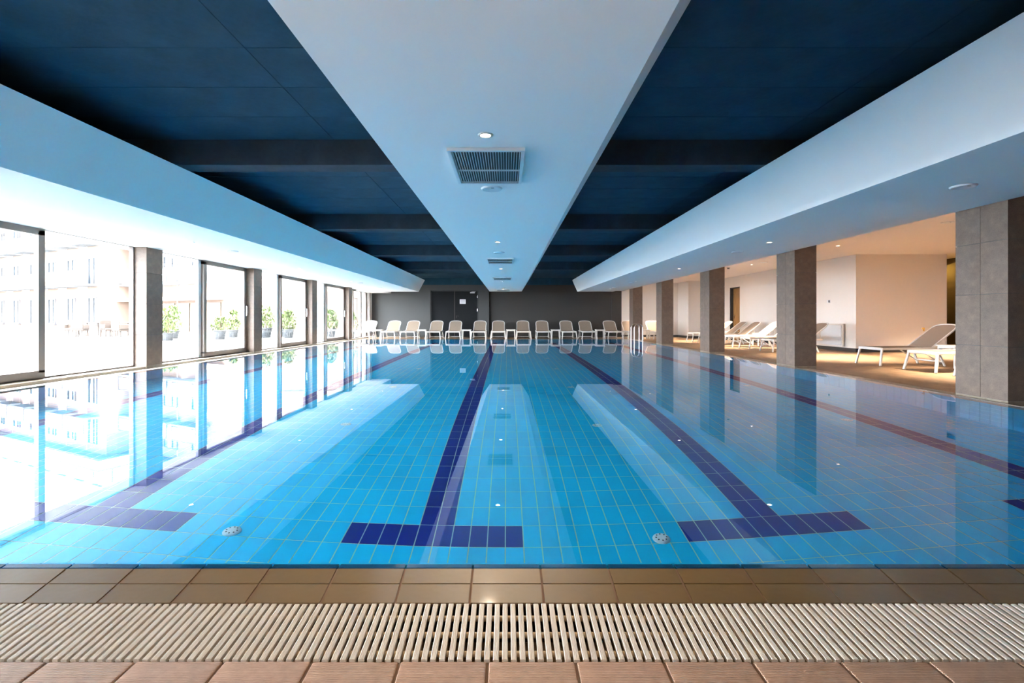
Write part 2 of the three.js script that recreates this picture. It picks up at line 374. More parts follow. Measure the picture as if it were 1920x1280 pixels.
/* ------------------------------------------------------------------ ceiling: slab panels, beams, dropped ceilings */
{
  const c = structure('ceiling', null, null, 'dark slab with cross beams and white dropped ceilings');
  part('slab', [box(-7.7, 6.2, SLAB + 0.03, SLAB + 0.6, ROOM0 - 0.4, 26.4)], mat.slab, c);
  const xs = [-7.0, -4.6, -2.03, 0.55, 3.12, 5.7], panelCache = {}, edges = [ROOM0, ...BEAMS, WALL];
  for (let b = 0; b < edges.length - 1; b++) {
    const d0 = edges[b] + (b ? 0.278 : 0), D1 = edges[b + 1], n = Math.max(1, Math.floor((D1 - d0) / 0.66 + 0.3));
    for (let i = 0; i < n; i++) for (let k = 0; k < 5; k++) {
      const e1 = D1 - 0.66 * i, e0 = i === n - 1 ? d0 : e1 - 0.66, s = e1 - e0, key = `${k}:${s.toFixed(4)}`;
      panelCache[key] ??= bb(xs[k + 1] - xs[k] - 0.007, 0.03, s - 0.007);
      const o = part('panel', panelCache[key], mat.slab, c);
      o.position.set((xs[k] + xs[k + 1]) / 2, SLAB + 0.015 + rr(0, 0.003), -(e0 + e1) / 2);
    }
  }
  for (const D of BEAMS) part('beam', box(-7.0, 5.5, BEAM, SLAB + 0.03, D, D + 0.278), mat.beam, c);
  part('beam', box(-7.0, 5.95, WALLTOP, SLAB + 0.03, WALL - 0.02, WALL + 0.3), mat.slab, c);
  const END = 23.4;
  // sections at two distances; every edge runs on straight to the back wall
  const run = (P, DP, Q, DQ) => P.map(([x, y], i) => { const k = (ROOM0 - DP) / (DQ - DP); return [x + (Q[i][0] - x) * k, y + (Q[i][1] - y) * k]; });
  const mix = (P, Q, k) => P.map(([x, y], i) => [x + (Q[i][0] - x) * k, y + (Q[i][1] - y) * k]);
  const prism = (P, Q) => { const A = run(P, 3, Q, END), N = 40, D = (k) => ROOM0 + (END - ROOM0) * k / N; return loft(Array.from({ length: N + 1 }, (_, k) => [mix(A, Q, k / N), D(k)])); };
  const h = (v) => EYE + v;
  // window side, with its leaning edge
  part('dropped_ceiling', prism([[-6.0, h(1.281)], [-4.29, h(1.281)], [-3.89, h(1.80)], [-6.0, h(1.80)]], [[-6.0, h(1.253)], [-4.15, h(1.253)], [-3.86, h(1.80)], [-6.0, h(1.80)]]), mat.white, c);
  part('dropped_ceiling', [box(-7.3, -6.03, h(1.365), h(1.7), ROOM0, END), box(-7.3, -6.0, h(1.30), h(1.7), END, WALL)], mat.white, c);
  // pillar side
  part('dropped_ceiling', prism([[3.555, h(1.281)], [5.0, h(1.281)], [5.0, h(1.80)], [3.04, h(1.80)]], [[3.334, h(1.253)], [5.0, h(1.253)], [5.0, h(1.80)], [3.09, h(1.80)]]), mat.white, c);
  part('dropped_ceiling', box(5.03, 5.5, h(1.30), SLAB + 0.03, ROOM0, END + 0.1), mat.white, c);
  part('slot_diffuser', [box(5.003, 5.027, h(1.33), h(1.6), ROOM0, END), box(5.012, 5.016, h(1.285), h(1.6), ROOM0, END)], mat.black, c);
  part('slot_diffuser', box(-6.027, -6.003, h(1.35), h(1.6), ROOM0, END), mat.black, c);
  // middle duct
  part('middle_duct', prism([[-0.96, h(1.285)], [0.70, h(1.285)], [1.043, h(1.80)], [-1.34, h(1.80)]], [[-0.805, h(1.26)], [0.705, h(1.26)], [1.045, h(1.80)], [-1.17, h(1.80)]]), mat.white, c);
  // lounge
  part('lounge_ceiling', box(5.5, 15, LOUNGE, LOUNGE + 0.3, ROOM0, 26.2), mat.loungeCeiling, c);
  part('roof', box(-8.0, 15.4, SLAB + 0.6, SLAB + 0.9, ROOM0 - 0.5, 26.6), mat.slab, c);
}

/* ------------------------------------------------------------------ walls */
{
  structure('wall_back', box(-7.7, 15.4, -0.4, 3.4, ROOM0 - 0.35, ROOM0), mat.wallGrey, 'grey wall behind the camera');
  const f = structure('wall_far', null, null, 'grey end wall behind the row of loungers');
  part('wall_panel', box(-7.3, -3.96, -0.3, WALLTOP, WALL, WALL + 0.4), mat.wallGrey, f);
  part('wall_panel', box(-3.96, -1.47, EYE + 1.454, WALLTOP, WALL, WALL + 0.4), mat.wallGrey, f);
  part('wall_panel', box(-1.47, -0.91, -0.3, WALLTOP, WALL, WALL + 0.4), mat.wallGrey, f);
  part('wall_panel', box(-0.91, 5.45, -0.3, WALLTOP, WALL + 0.14, WALL + 0.4), mat.wallDark, f, 'dark recessed wall panel');
  part('wall_panel', box(5.45, 5.97, -0.3, LOUNGE + 0.2, WALL + 0.02, WALL + 0.4), mat.wallDark, f);
  part('wall_panel', box(5.97, 8.9, -0.3, LOUNGE + 0.2, WALL + 0.02, WALL + 0.4), mat.wallCream, f, 'cream lounge end wall');
  part('reveal', box(-3.96, -1.47, -0.3, EYE + 1.454, WALL + 0.25, WALL + 0.4), mat.doorFrame, f);
  structure('wall_top_far', box(-7.7, 6.2, WALLTOP, SLAB + 0.6, WALL + 0.05, WALL + 0.6), mat.slab);
  structure('baseboard_far', [box(-7.3, -3.96, DECK, 0.05, WALL - 0.015, WALL), box(-1.47, 5.45, DECK, 0.06, WALL - 0.015, WALL + 0.14), box(5.97, 8.9, DECK, 0.06, WALL - 0.0, WALL + 0.02)], mat.skirting);
  // left: wall over and beside the glazing
  structure('wall_left', [box(-7.7, -7.1, EYE + 1.385, SLAB + 0.6, ROOM0 - 0.4, 26.2), box(-7.7, -7.1, -0.4, EYE + 1.39, ROOM0 - 0.4, COLL[0] + 0.02), box(-7.5, -7.0, -0.1, EYE + 1.39, 25.28, 26.2), box(-7.7, -7.3, -0.4, -0.06, COLL[0], 26.2)], mat.white, 'white wall band over the glazing');
  structure('trim_1', box(-7.02, -6.95, DECK, EYE + 1.3, 25.25, 25.35), mat.frame);
  // right: lounge walls
  const r = structure('wall_right', null, null, 'cream lounge walls behind the pillars');
  const T = LOUNGE + 0.15;
  part('wall_panel', box(10.0, 12.6, -0.3, T, 14.2, 21.28), mat.wallCream, r);
  part('wall_panel', box(10.0, 12.6, -0.3, T, 22.25, 24.6), mat.wallCream, r);
  part('wall_panel', box(10.0, 12.6, EYE + 1.36, T, 21.28, 22.25), mat.wallCream, r);
  part('wall_panel', box(10.25, 12.6, -0.3, T, 21.2, 22.3), mat.wallCream, r);
  part('wall_panel', box(8.9, 14.6, -0.3, T, 24.3, 26.4), mat.wallCream, r);
  part('wall_panel', box(13.6, 15.2, -0.4, T, ROOM0, 16.0), mat.darkBrown, r, 'dark brown side wall');
  part('wall_panel', box(12.5, 15.2, -0.4, T, 16.0, 16.4), mat.darkBrown, r, 'dark brown end of the passage');
  part('valance', box(12.6, 13.6, EYE + 1.62, T, 15.4, 15.5), mat.darkBrown, r);
  structure('baseboard_right', [box(9.985, 10.0, DECK, 0.06, 14.185, 21.28), box(9.985, 10.0, DECK, 0.06, 22.25, 24.3), box(9.985, 12.6, DECK, 0.06, 14.185, 14.2), box(8.885, 10.0, DECK, 0.06, 24.285, 24.3), box(8.885, 8.9, DECK, 0.06, 24.285, WALL)], mat.skirting);
  // amber light strip in the passage
  const led = thing('light_strip', 'amber light strip high in the dark passage', 'light', [13.1, EYE + 1.58, -15.9]);
  part('diffuser', bb(0.98, 0.03, 0.04), mat.amberGlow, led);
  part('bracket', bb(1.0, 0.02, 0.08, 0, 0.03, -0.03), mat.darkBrown, led);
  const pl = new THREE.PointLight(lin(1, 0.55, 0.1), 1.6); pl.position.set(13.1, EYE + 1.53, -15.8); pl.castShadow = true; scene.add(pl);
}

/* ------------------------------------------------------------------ doors */
{
  const d = structure('door_1', null, null, 'dark grey double door with a paper notice');
  const y0 = DECK, y1 = EYE + 1.45;
  part('door_leaf', box(-3.90, -2.725, y0, y1 - 0.05, WALL + 0.09, WALL + 0.14), mat.doorGrey, d);
  part('door_leaf', box(-2.70, -1.53, y0, y1 - 0.05, WALL + 0.09, WALL + 0.14), mat.doorGrey, d);
  part('astragal', box(-2.735, -2.695, y0, y1 - 0.05, WALL + 0.075, WALL + 0.09), mat.wallDark, d);
  part('door_frame', [box(-3.96, -3.90, y0, y1, WALL + 0.06, WALL + 0.25), box(-1.53, -1.47, y0, y1, WALL + 0.06, WALL + 0.25), box(-3.96, -1.47, y1 - 0.05, y1, WALL + 0.06, WALL + 0.25)], mat.doorFrame, d);
  const h = part('handle', [bb(0.03, 0.14, 0.012, -2.62, 1.0, -WALL - 0.084), bb(0.16, 0.022, 0.022, -2.56, 1.04, -WALL - 0.045), bb(0.022, 0.022, 0.05, -2.62, 1.04, -WALL - 0.06)], mat.black, d);
  part('door_closer', [bb(0.24, 0.06, 0.05, -1.78, y1 - 0.12, -WALL - 0.06), bb(0.2, 0.02, 0.02, -1.72, y1 - 0.07, -WALL - 0.02)], mat.metalWhite, d);
  for (const y of [0.35, 1.35, 2.05]) part('hinge', new THREE.CylinderGeometry(0.014, 0.014, 0.13, 10).translate(-1.52, y, -WALL - 0.055), mat.steel, d);
  const sheet = thing('notice', 'white paper notice taped to the grey double door', 'notice', [-2.29, EYE + 0.87, -WALL - 0.085]);
  part('sheet', bb(0.31, 0.23, 0.003), mat.paper, sheet);
  part('print', [0.07, 0.035, 0, -0.035, -0.07].map((y, i) => bb([0.2, 0.24, 0.22, 0.24, 0.16][i], 0.014, 0.001, 0, y, 0.002)), M({ color: lin(0.55, 0.52, 0.55), roughness: 0.8 }), sheet);
  const w = structure('door_2', null, null, 'ochre wooden door in the lounge wall');
  part('door_leaf', box(10.14, 10.18, DECK, EYE + 1.32, 21.32, 22.18), mat.doorWood, w);
  part('door_frame', [box(10.02, 10.2, DECK, EYE + 1.36, 22.18, 22.25), box(10.02, 10.2, DECK, EYE + 1.36, 21.28, 21.32), box(10.02, 10.2, EYE + 1.32, EYE + 1.36, 21.28, 22.25)], mat.doorFrame, w);
  part('handle', [bb(0.012, 0.16, 0.035, 10.13, 1.0, -22.05), bb(0.02, 0.02, 0.12, 10.09, 1.04, -22.0)], mat.steel, w);
}

/* ------------------------------------------------------------------ pillars clad in stone tiles */
function pillar(x0, x1, D0, D1, top, split, label) {
  const p = structure('pillar', null, null, label);
  part('core', box(x0 + 0.012, x1 - 0.012, DECK - 0.1, top, D0 + 0.012, D1 - 0.012), mat.stoneJoint, p);
  const H = 0.595, g = 0.0065, v = 0.0045;
  for (let r = 0; r < 5; r++) {
    const ya = 0.012 + r * H, yb = Math.min(ya + H, top);
    if (yb - ya < 0.05) continue;
    const add = (a, b, c, d) => part('tile', box(a, b, ya + g / 2, yb - g / 2, c + v / 2, d - v / 2), rnd() < 0.5 ? mat.stone : mat.stoneB, p);
    const L = D1 - D0;
    for (let s = 0; s < split; s++) {
      const c = s === 0 ? D0 : D0 + L * s / split, d = s === split - 1 ? D1 : D0 + L * (s + 1) / split;
      add(x0, x0 + 0.014, c, d); add(x1 - 0.014, x1, c, d);
    }
    add(x0 + 0.014, x1 - 0.014, D0, D0 + 0.014); add(x0 + 0.014, x1 - 0.014, D1 - 0.014, D1);
  }
  part('plinth', box(x0 + 0.002, x1 - 0.002, DECK - 0.1, 0.012, D0 + 0.002, D1 - 0.002), mat.rimPale, p);
  return p;
}
const ord = ['stone pillar far behind the camera on the lounge side', 'stone pillar beside the camera on the lounge side', ...['nearest', 'second', 'third', 'fourth', 'fifth'].map((o) => `${o} stone pillar on the lounge side of the pool`)];
COLR.forEach((D, i) => pillar(5.5, 5.915, D, D + 0.64, LOUNGE, 2, ord[i]));
const ordL = ['behind the camera', 'level with the pool edge', 'beside the camera', 'nearest in view', 'second in view', 'third in view', 'farthest in view'];
COLL.forEach((D, i) => pillar(-7.21, -6.9, D, D + 0.45, EYE + 1.366, 1, `stone pillar between the windows, ${ordL[i]}`));

/* ------------------------------------------------------------------ glazing on the left */
function pane(w, D0, D1, y0, y1, x) { part('pane', box(x - 0.004, x + 0.004, y0, y1, D0, D1), mat.glass, w); }
const HEAD = EYE + 1.386;
function bay(n, D0, D1, doorNear, split, label) {
  const w = structure(`window_${n}`, null, null, label);
  const y0 = 0.0, y1 = HEAD, fx = (a, b, c, d, x0 = WX - 0.05, x1 = WX + 0.03) => box(x0, x1, c, d, a, b);
  // outer frame
  part('frame', [fx(D0, D1, y0, 0.028), fx(D0, D1, y1 - 0.028, y1), fx(D0, D0 + 0.03, y0, y1), fx(D1 - 0.03, D1, y0, y1)], mat.frame, w);
  const [a, b] = doorNear ? [D0 + 0.03, split] : [split, D1 - 0.03];     // the sliding leaf
  const s = 0.105, x0 = WX + 0.0, x1 = WX + 0.07;
  const leaf = part('sliding_leaf', [fx(a, b, y0 + 0.028, y0 + 0.13, x0, x1), fx(a, b, y1 - 0.12, y1 - 0.02, x0, x1), fx(a, a + s, y0 + 0.1, y1 - 0.05, x0, x1), fx(b - s, b, y0 + 0.1, y1 - 0.05, x0, x1)], mat.frame, w);
  part('pane', box(x0 + 0.03, x0 + 0.038, y0 + 0.13, y1 - 0.12, a + s, b - s), mat.glass, leaf);
  const hd = doorNear ? a + 0.05 : b - 0.05;
  part('handle', [bar([x1 + 0.035, 1.0, -hd], [x1 + 0.035, 1.25, -hd], 0.02, 0.012, 0.004), bar([x1, 1.0, -hd], [x1 + 0.04, 1.0, -hd], 0.014, 0.014, 0.004), bar([x1, 1.25, -hd], [x1 + 0.04, 1.25, -hd], 0.014, 0.014, 0.004)], mat.steel, leaf);
  // the fixed light and its slim post
  const [c, d] = doorNear ? [split, D1 - 0.03] : [D0 + 0.03, split];
  pane(w, c, d, y0 + 0.02, y1 - 0.02, WX - 0.02);
  part('post', doorNear ? fx(split - 0.02, split + 0.05, y0, y1, WX - 0.06, WX + 0.0) : fx(split - 0.10, split + 0.0, y0, y1, WX - 0.06, WX + 0.0), mat.frameLight, w, 'pale post edge');
}
bay(7, COLL[0] + 0.45, COLL[1], false, -0.5, 'glazed bay behind the camera');
bay(1, COLL[1] + 0.45, COLL[2], false, 3.6, 'glazed bay beside the camera');
bay(2, COLL[2] + 0.45, COLL[3], true, 7.62, 'nearest glazed bay with a sliding leaf');
bay(3, COLL[3] + 0.45, COLL[4], false, 11.62, 'second glazed bay with a sliding leaf');
bay(4, COLL[4] + 0.45, COLL[5], false, 15.55, 'third glazed bay with a sliding leaf');
bay(5, COLL[5] + 0.45, COLL[6], false, 19.5, 'fourth glazed bay with a sliding leaf');
{
  const w = structure('window_6', null, null, 'entrance bay with a narrow glass door and long pull handle');
  const A = COLL[6] + 0.45, B = 25.28, xx = [WX - 0.05, WX + 0.04], f = (a, b, c, d) => box(xx[0], xx[1], c, d, a, b);
  part('frame', [f(A, B, 0, 0.04), f(A, B, HEAD - 0.1, HEAD), f(A, A + 0.06, 0, HEAD), f(22.92, 23.06, 0, HEAD), f(24.2, 24.36, 0, HEAD), f(B - 0.2, B, 0, HEAD)], mat.frame, w);
  for (const [a, b] of [[A + 0.06, 22.92], [23.06, 24.2], [24.36, B - 0.2]]) pane(w, a, b, 0.04, HEAD - 0.1, WX);
  part('handle', [bar([WX + 0.13, 0.55, -23.3], [WX + 0.13, 1.9, -23.3], 0.03, 0.03, 0.01), bar([WX + 0.03, 0.6, -23.1], [WX + 0.13, 0.6, -23.3], 0.025, 0.025, 0.008), bar([WX + 0.03, 1.86, -23.1], [WX + 0.13, 1.86, -23.3], 0.025, 0.025, 0.008)], mat.frame, w);
}

/* ------------------------------------------------------------------ ceiling fittings */
function downlight(x, y, D, label, power, group, angle = 0.64) {
  const t = thing('downlight', label, 'lamp', [x, y, -D], 0, group);
  part('trim_ring', new THREE.LatheGeometry([[0.034, -0.004], [0.040, -0.009], [0.052, -0.006], [0.055, 0.002], [0.034, 0.002]].map(([a, b]) => new THREE.Vector2(a, b)), 24), mat.lampRing, t);
  part('lens', new THREE.CylinderGeometry(0.035, 0.035, 0.006, 20).translate(0, -0.002, 0), mat.lampGlow, t);
  const s = new THREE.SpotLight(lin(1.0, 0.80, 0.60), power, 0, angle, 0.8, 2);
  s.position.set(x, y - 0.014, -D); s.target.position.set(x, y - 2, -D); s.castShadow = true; s.shadow.radius = 1.6;
  scene.add(s, s.target);
}
const near5 = ['nearest', 'second', 'third', 'fourth', 'farthest'];
const sag = (D) => EYE + 1.281 - 0.028 * (D - 3) / 20.4, sagM = (D) => EYE + 1.285 - 0.025 * (D - 3) / 20.4;
const lampName = (i, where) => i < 2 ? `${['far behind', 'just behind'][i]} the camera, downlight ${where}` : `${near5[i - 2]} small round downlight ${where}`;
[-5.2, -0.85, 3.475, 8.3, 12.73, 17.1, 21.4].forEach((D, i) => downlight(-0.148, sagM(D), D, lampName(i, 'in the white middle duct'), SPOT_DUCT, 'downlights in the middle duct', 0.95));
[8.3, 12.65, 16.9, 21.1].forEach((D, i) => { i += i === 3 ? 3 : 2; downlight(-5.28, sag(D), D, lampName(i, 'in the dropped ceiling by the windows'), SPOT_POOL, 'downlights by the windows'); downlight(4.4, sag(D), D, lampName(i, 'in the dropped ceiling by the pillars'), SPOT_POOL, 'downlights by the pillars'); });
[8.3, 12.5, 16.9, 20.9].forEach((D, i) => downlight(8.35, LOUNGE, D, lampName(i === 3 ? 6 : i + 2, 'in the lounge ceiling'), SPOT_LOUNGE, 'downlights in the lounge', 0.68));
downlight(7.0, LOUNGE, 24.2, 'single downlight in the far corner of the lounge ceiling', SPOT_LOUNGE * 0.5, 'downlights in the lounge', 0.68);
downlight(11.6, LOUNGE, 12.5, 'lounge downlight before the beige wall', SPOT_LOUNGE, 'downlights in the lounge', 0.68);
downlight(11.6, LOUNGE, 8.3, 'lounge downlight deep behind the nearest pillar', SPOT_LOUNGE, 'downlights in the lounge', 0.68);

const speakerShape = new THREE.LatheGeometry([[0, -0.006], [0.078, -0.010], [0.086, -0.016], [0.098, -0.014], [0.106, -0.004], [0.108, 0.004]].map(([a, b]) => new THREE.Vector2(a, b)), 32);
function speaker(x, y, D, label) {
  const t = thing('ceiling_speaker', label, 'speaker', [x, y, -D], 0, 'round ceiling speakers');
  part('housing', speakerShape, mat.metalWhite, t);
  part('badge', bb(0.028, 0.003, 0.01, 0.01, -0.011, 0.05), mat.eave, t);
}
[[4.9, 'behind the nearest air grille'], [9.62, 'before the second air grille'], [16.5, 'behind the third air grille'], [20.3, 'near the end of the duct']].forEach(([D, w]) => speaker(-0.148, sagM(D), D, `round white ceiling speaker ${w}`));
[9.4, 17.6, 20.3].forEach((D, i) => speaker(-5.2, sag(D), D, `${['nearest', 'middle', 'farthest'][i]} round ceiling speaker on the window side`));
[4.8, 9.5, 17.6, 20.3].forEach((D, i) => speaker(4.42, sag(D), D, `${['nearest', 'second', 'third', 'farthest'][i]} round ceiling speaker on the pillar side`));
[9.45, 16.2].forEach((D, i) => speaker(8.4, LOUNGE, D, `${['nearer', 'farther'][i]} round ceiling speaker in the lounge`));
{
  const t = thing('smoke_detector', 'small dark smoke detector on the lounge ceiling', 'detector', [8.0, LOUNGE, -17.9]);
  part('base', new THREE.CylinderGeometry(0.055, 0.06, 0.02, 20).translate(0, -0.01, 0), mat.metalWhite, t);
  part('sensor', new THREE.CylinderGeometry(0.03, 0.045, 0.03, 20).translate(0, -0.033, 0), mat.black, t);
}
{
  const L = 0.93, Wd = 0.59, fr = 0.028;
  const v = thing('air_grille', 'nearest slatted air grille in the white middle duct', 'grille', [-0.157, sagM(4.2), -4.195], 0, 'air grilles in the middle duct');
  part('backing', bb(Wd - 0.03, 0.003, L - 0.03, 0, -0.003, 0), mat.black, v);  // black plate paints in the shade of an open duct; no recess is cut
  part('frame', [bb(Wd, 0.024, fr, 0, -0.013, L / 2 - fr / 2), bb(Wd, 0.024, fr, 0, -0.013, -L / 2 + fr / 2), bb(fr, 0.024, L - 2 * fr, Wd / 2 - fr / 2, -0.013, 0), bb(fr, 0.024, L - 2 * fr, -Wd / 2 + fr / 2, -0.013, 0)], mat.metalWhite, v);
  const blade = bb(0.0035, 0.018, L - 2 * fr);
  for (let i = 0; i < 26; i++) part('slat', blade, mat.metalWhite, v).position.set(-Wd / 2 + fr + (i + 0.5) * (Wd - 2 * fr) / 26, -0.014, 0);
  part('cross_bar', bb(Wd - 2 * fr, 0.012, 0.01, 0, -0.016, -0.06), mat.metalWhite, v);
  [[10.95, 'second'], [15.75, 'third'], [21.9, 'farthest']].forEach(([D, w]) => copy(v, `${w} slatted air grille in the white middle duct`, [-0.14, sagM(D), -D]));
}

/* ------------------------------------------------------------------ loungers and side tables */
function makeLounger(label, group) {
  const t = thing('sun_lounger', label, 'lounger', [0, 0, 0], 0, group);
  const H = 0.37, W = 0.335, m = mat.resin;
  for (const s of [-1, 1]) {
    part('side_rail', bar([s * (W - 0.02), H - 0.02, -0.02], [s * (W - 0.02), H - 0.005, -1.42], 0.035, 0.05, 0.01), m, t);
    part('leg', [bar([s * (W - 0.03), H - 0.02, -0.03], [s * (W + 0.015), 0.0, 0.035], 0.045, 0.034, 0.01), bar([s * (W - 0.03), H - 0.04, -0.02], [s * (W - 0.14), H - 0.015, -0.01], 0.03, 0.03, 0.008)], m, t);
    part('leg', bar([s * (W - 0.03), H - 0.03, -1.16], [s * (W - 0.005), 0.0, -1.30], 0.042, 0.034, 0.01), m, t);
    part('brace', bar([s * (W - 0.06), H - 0.03, -0.80], [s * (W - 0.06), 0.05, -1.27], 0.022, 0.022, 0.006), m, t);
    part('back_strut', bar([s * (W - 0.07), H + 0.24, -1.36], [s * (W - 0.07), H - 0.02, -1.40], 0.022, 0.022, 0.006), m, t);
  }
  part('foot_bar', rb(2 * W - 0.03, 0.055, 0.05, 0.014, 0, H - 0.022, -0.02), m, t);
  part('stretcher', rb(2 * W - 0.05, 0.03, 0.03, 0.008, 0, 0.09, -1.27), m, t);
  // seat sling, sagging a little
  const sg = new THREE.PlaneGeometry(2 * W - 0.07, 1.06, 8, 12).rotateX(-Math.PI / 2), p = sg.attributes.position;
  for (let i = 0; i < p.count; i++) p.setY(i, -0.022 * (1 - (p.getX(i) / (W - 0.035)) ** 2));
  sg.computeVertexNormals();
  const under = sg.clone().translate(0, -0.006, 0); for (let i = 0; i < under.index.count; i += 3) { const a = under.index.getX(i); under.index.setX(i, under.index.getX(i + 1)); under.index.setX(i + 1, a); } under.computeVertexNormals();
  const seat = part('seat_sling', [sg.translate(0, H + 0.004, -0.59), under.translate(0, H + 0.004, -0.59)], mat.sling, t, 'taupe mesh seat');
  // raised backrest with rounded top
  const ang = Math.atan2(0.47, 0.60), len = 0.76, b = new THREE.Group(); b.position.set(0, H, -1.06); b.rotation.x = ang; b.name = 'backrest'; t.add(b);
  const hw = 0.285, pts = [[-hw - 0.012, 0, 0], [-hw - 0.006, 0, -0.35], [-hw, 0, -len + 0.13], [-hw + 0.05, 0, -len + 0.035], [-0.12, 0, -len], [0.12, 0, -len], [hw - 0.05, 0, -len + 0.035], [hw, 0, -len + 0.13], [hw + 0.006, 0, -0.35], [hw + 0.012, 0, 0]];
  part('back_frame', tube(pts, 0.019, 40, 7), m, b);
  const sh = new THREE.Shape(pts.map(([x, , z]) => new THREE.Vector2(x * 0.985, -z * 0.985)));
  part('back_sling', new THREE.ExtrudeGeometry(sh, { depth: 0.007, bevelEnabled: false, curveSegments: 4 }).rotateX(-Math.PI / 2), mat.sling, b, 'taupe mesh back');
  return t;
}
function makeTable(label, group) {
  const t = thing('side_table', label, 'table', [0, 0, 0], 0, group), m = mat.resin;
  part('table_top', rb(0.44, 0.028, 0.44, 0.012, 0, 0.432, 0), m, t);
  part('apron', [bb(0.39, 0.04, 0.02, 0, 0.4, 0.18), bb(0.39, 0.04, 0.02, 0, 0.4, -0.18), bb(0.02, 0.04, 0.34, 0.185, 0.4, 0), bb(0.02, 0.04, 0.34, -0.185, 0.4, 0)], m, t);
  for (const sx of [-1, 1]) for (const sz of [-1, 1]) part('leg', bar([sx * 0.175, 0.42, sz * 0.175], [sx * 0.198, 0.0, sz * 0.2], 0.044, 0.036, 0.01), m, t);
  return t;
}
const rowX = [695, 740, 775, 820, 855, 900, 935, 980, 1016, 1061, 1096, 1142, 1177, 1222].map((p) => (p - 950) / 930 * 24.3);
const count = ['first', 'second', 'third', 'fourth', 'fifth', 'sixth', 'seventh', 'eighth', 'ninth', 'tenth', 'eleventh', 'twelfth', 'thirteenth', 'fourteenth'];
const FOOT = 22.85;
let lounger0 = null, table0 = null;
rowX.forEach((x, i) => {
  const label = `${count[i]} lounger from the windows in the row at the end wall`;
  if (!lounger0) { lounger0 = makeLounger(label, 'loungers along the end wall'); lounger0.position.set(x, DECK, -FOOT); }
  else copy(lounger0, label, [x, DECK, -FOOT + rr(-0.04, 0.04)], rr(-0.012, 0.012));
});
[0, 2, 4, 6, 8, 10, 12].forEach((i, k) => {
  const x = (rowX[i] + rowX[i + 1]) / 2, label = `white side table between the ${count[i]} and ${count[i + 1]} lounger at the end wall`;
  if (!table0) { table0 = makeTable(label, 'side tables along the end wall'); table0.position.set(x, DECK, -23.45); }
  else copy(table0, label, [x, DECK, -23.45]);
});
[[20.6, 'farthest lounger of the group by the ochre door'], [19.35, 'second farthest lounger of the group by the ochre door'], [18.3, 'third farthest lounger of the group by the ochre door'], [17.0, 'third nearest lounger of the group by the ochre door'], [15.85, 'second nearest lounger of the group by the ochre door'], [14.5, 'nearest lounger of the group by the ochre door'],
  [10.42, 'lounger in full view between the two nearest pillars'], [9.12, 'lounger half hidden behind the nearest pillar'], [8.05, 'lounger whose foot just shows beside the nearest pillar']].forEach(([D, label]) => {
  const o = copy(lounger0, label, [7.62, DECK, -D], -Math.PI / 2 + rr(-0.02, 0.02)); o.userData.group = 'loungers in the lounge';
});
[[9.05, 20.0, 'farthest'], [9.05, 17.65, 'middle'], [9.05, 15.2, 'hidden']].forEach(([x, D, w]) => { const o = copy(table0, w === 'hidden' ? 'side table behind the second nearest pillar' : `${w} white side table among the loungers by the ochre door`, [x, DECK, -D]); o.userData.group = 'side tables in the lounge'; });
copy(table0, 'white side table beside the nearest pillar, between two loungers', [8.85, DECK, -9.77]).userData.group = 'side tables in the lounge';
{
  const tag = thing('towel_clip', 'small orange clip on the lounger between the two nearest pillars', 'clip', [9.03, DECK + 0.755, -10.75], 0);
  part('clip_body', rb(0.05, 0.035, 0.03, 0.008), M({ color: lin(0.8, 0.42, 0.05), roughness: 0.5 }), tag);
  part('jaw', rb(0.03, 0.05, 0.012, 0.004, 0.01, -0.03, 0), M({ color: lin(0.7, 0.36, 0.05), roughness: 0.5 }), tag);
}
/* wall fittings in the lounge */
{
  const s = thing('wall_switch', 'small white switch on the pale lounge wall', 'switch', [9.99, 1.45, -15.4], -Math.PI / 2);
  part('plate', rb(0.14, 0.085, 0.012, 0.004), mat.metalWhite, s); part('button', bb(0.045, 0.07, 0.008, 0.04, 0, 0.009), mat.black, s);
  const h = thing('wall_heater', 'white panel heater low on the pale lounge wall', 'heater', [9.93, 0.40, -15.25], -Math.PI / 2);
  part('panel', rb(1.25, 0.68, 0.05, 0.012, 0, 0.02, 0.0), mat.wallCream, h);
  part('front_cover', rb(1.17, 0.6, 0.02, 0.006, 0, 0.02, 0.035), mat.metalWhite, h);
  for (const x of [-0.4, 0.4]) part('bracket', bb(0.05, 0.4, 0.05, x, 0, -0.04), mat.metalWhite, h);
}
/* steel ladder rails at the far right of the pool */
for (const [D, label] of [[20.95, 'farther steel ladder hoop at the pool edge'], [20.42, 'nearer steel ladder hoop at the pool edge']]) {
  const t = thing('ladder_rail', label, 'ladder', [5.43, 0, -D], 0, 'ladder hoops');
  const pts = [[-0.17, -1.1, 0], [-0.17, 0.1, 0], [-0.17, 0.48, 0]];
  for (let a = 0; a <= 8; a++) pts.push([-0.17 * Math.cos(a * Math.PI / 8), 0.53 + 0.16 * Math.sin(a * Math.PI / 8), 0]);
  pts.push([0.17, 0.48, 0], [0.17, 0.1, 0], [0.17, -0.04, 0]);
  part('hoop', tube(pts, 0.0175, 90, 12), mat.steel, t);
  part('flange', new THREE.CylinderGeometry(0.05, 0.055, 0.03, 20).translate(0.17, -0.02, 0), mat.steel, t);
}
for (const [y, label] of [[-0.3, 'upper steel ladder step under water'], [-0.62, 'middle steel ladder step under water'], [-0.94, 'lower steel ladder step under water']]) {
  const s = thing('ladder_step', label, 'step', [5.26, y, -20.685], 0, 'ladder steps');
  part('tread', rb(0.08, 0.025, 0.5, 0.008), mat.steel, s);
}

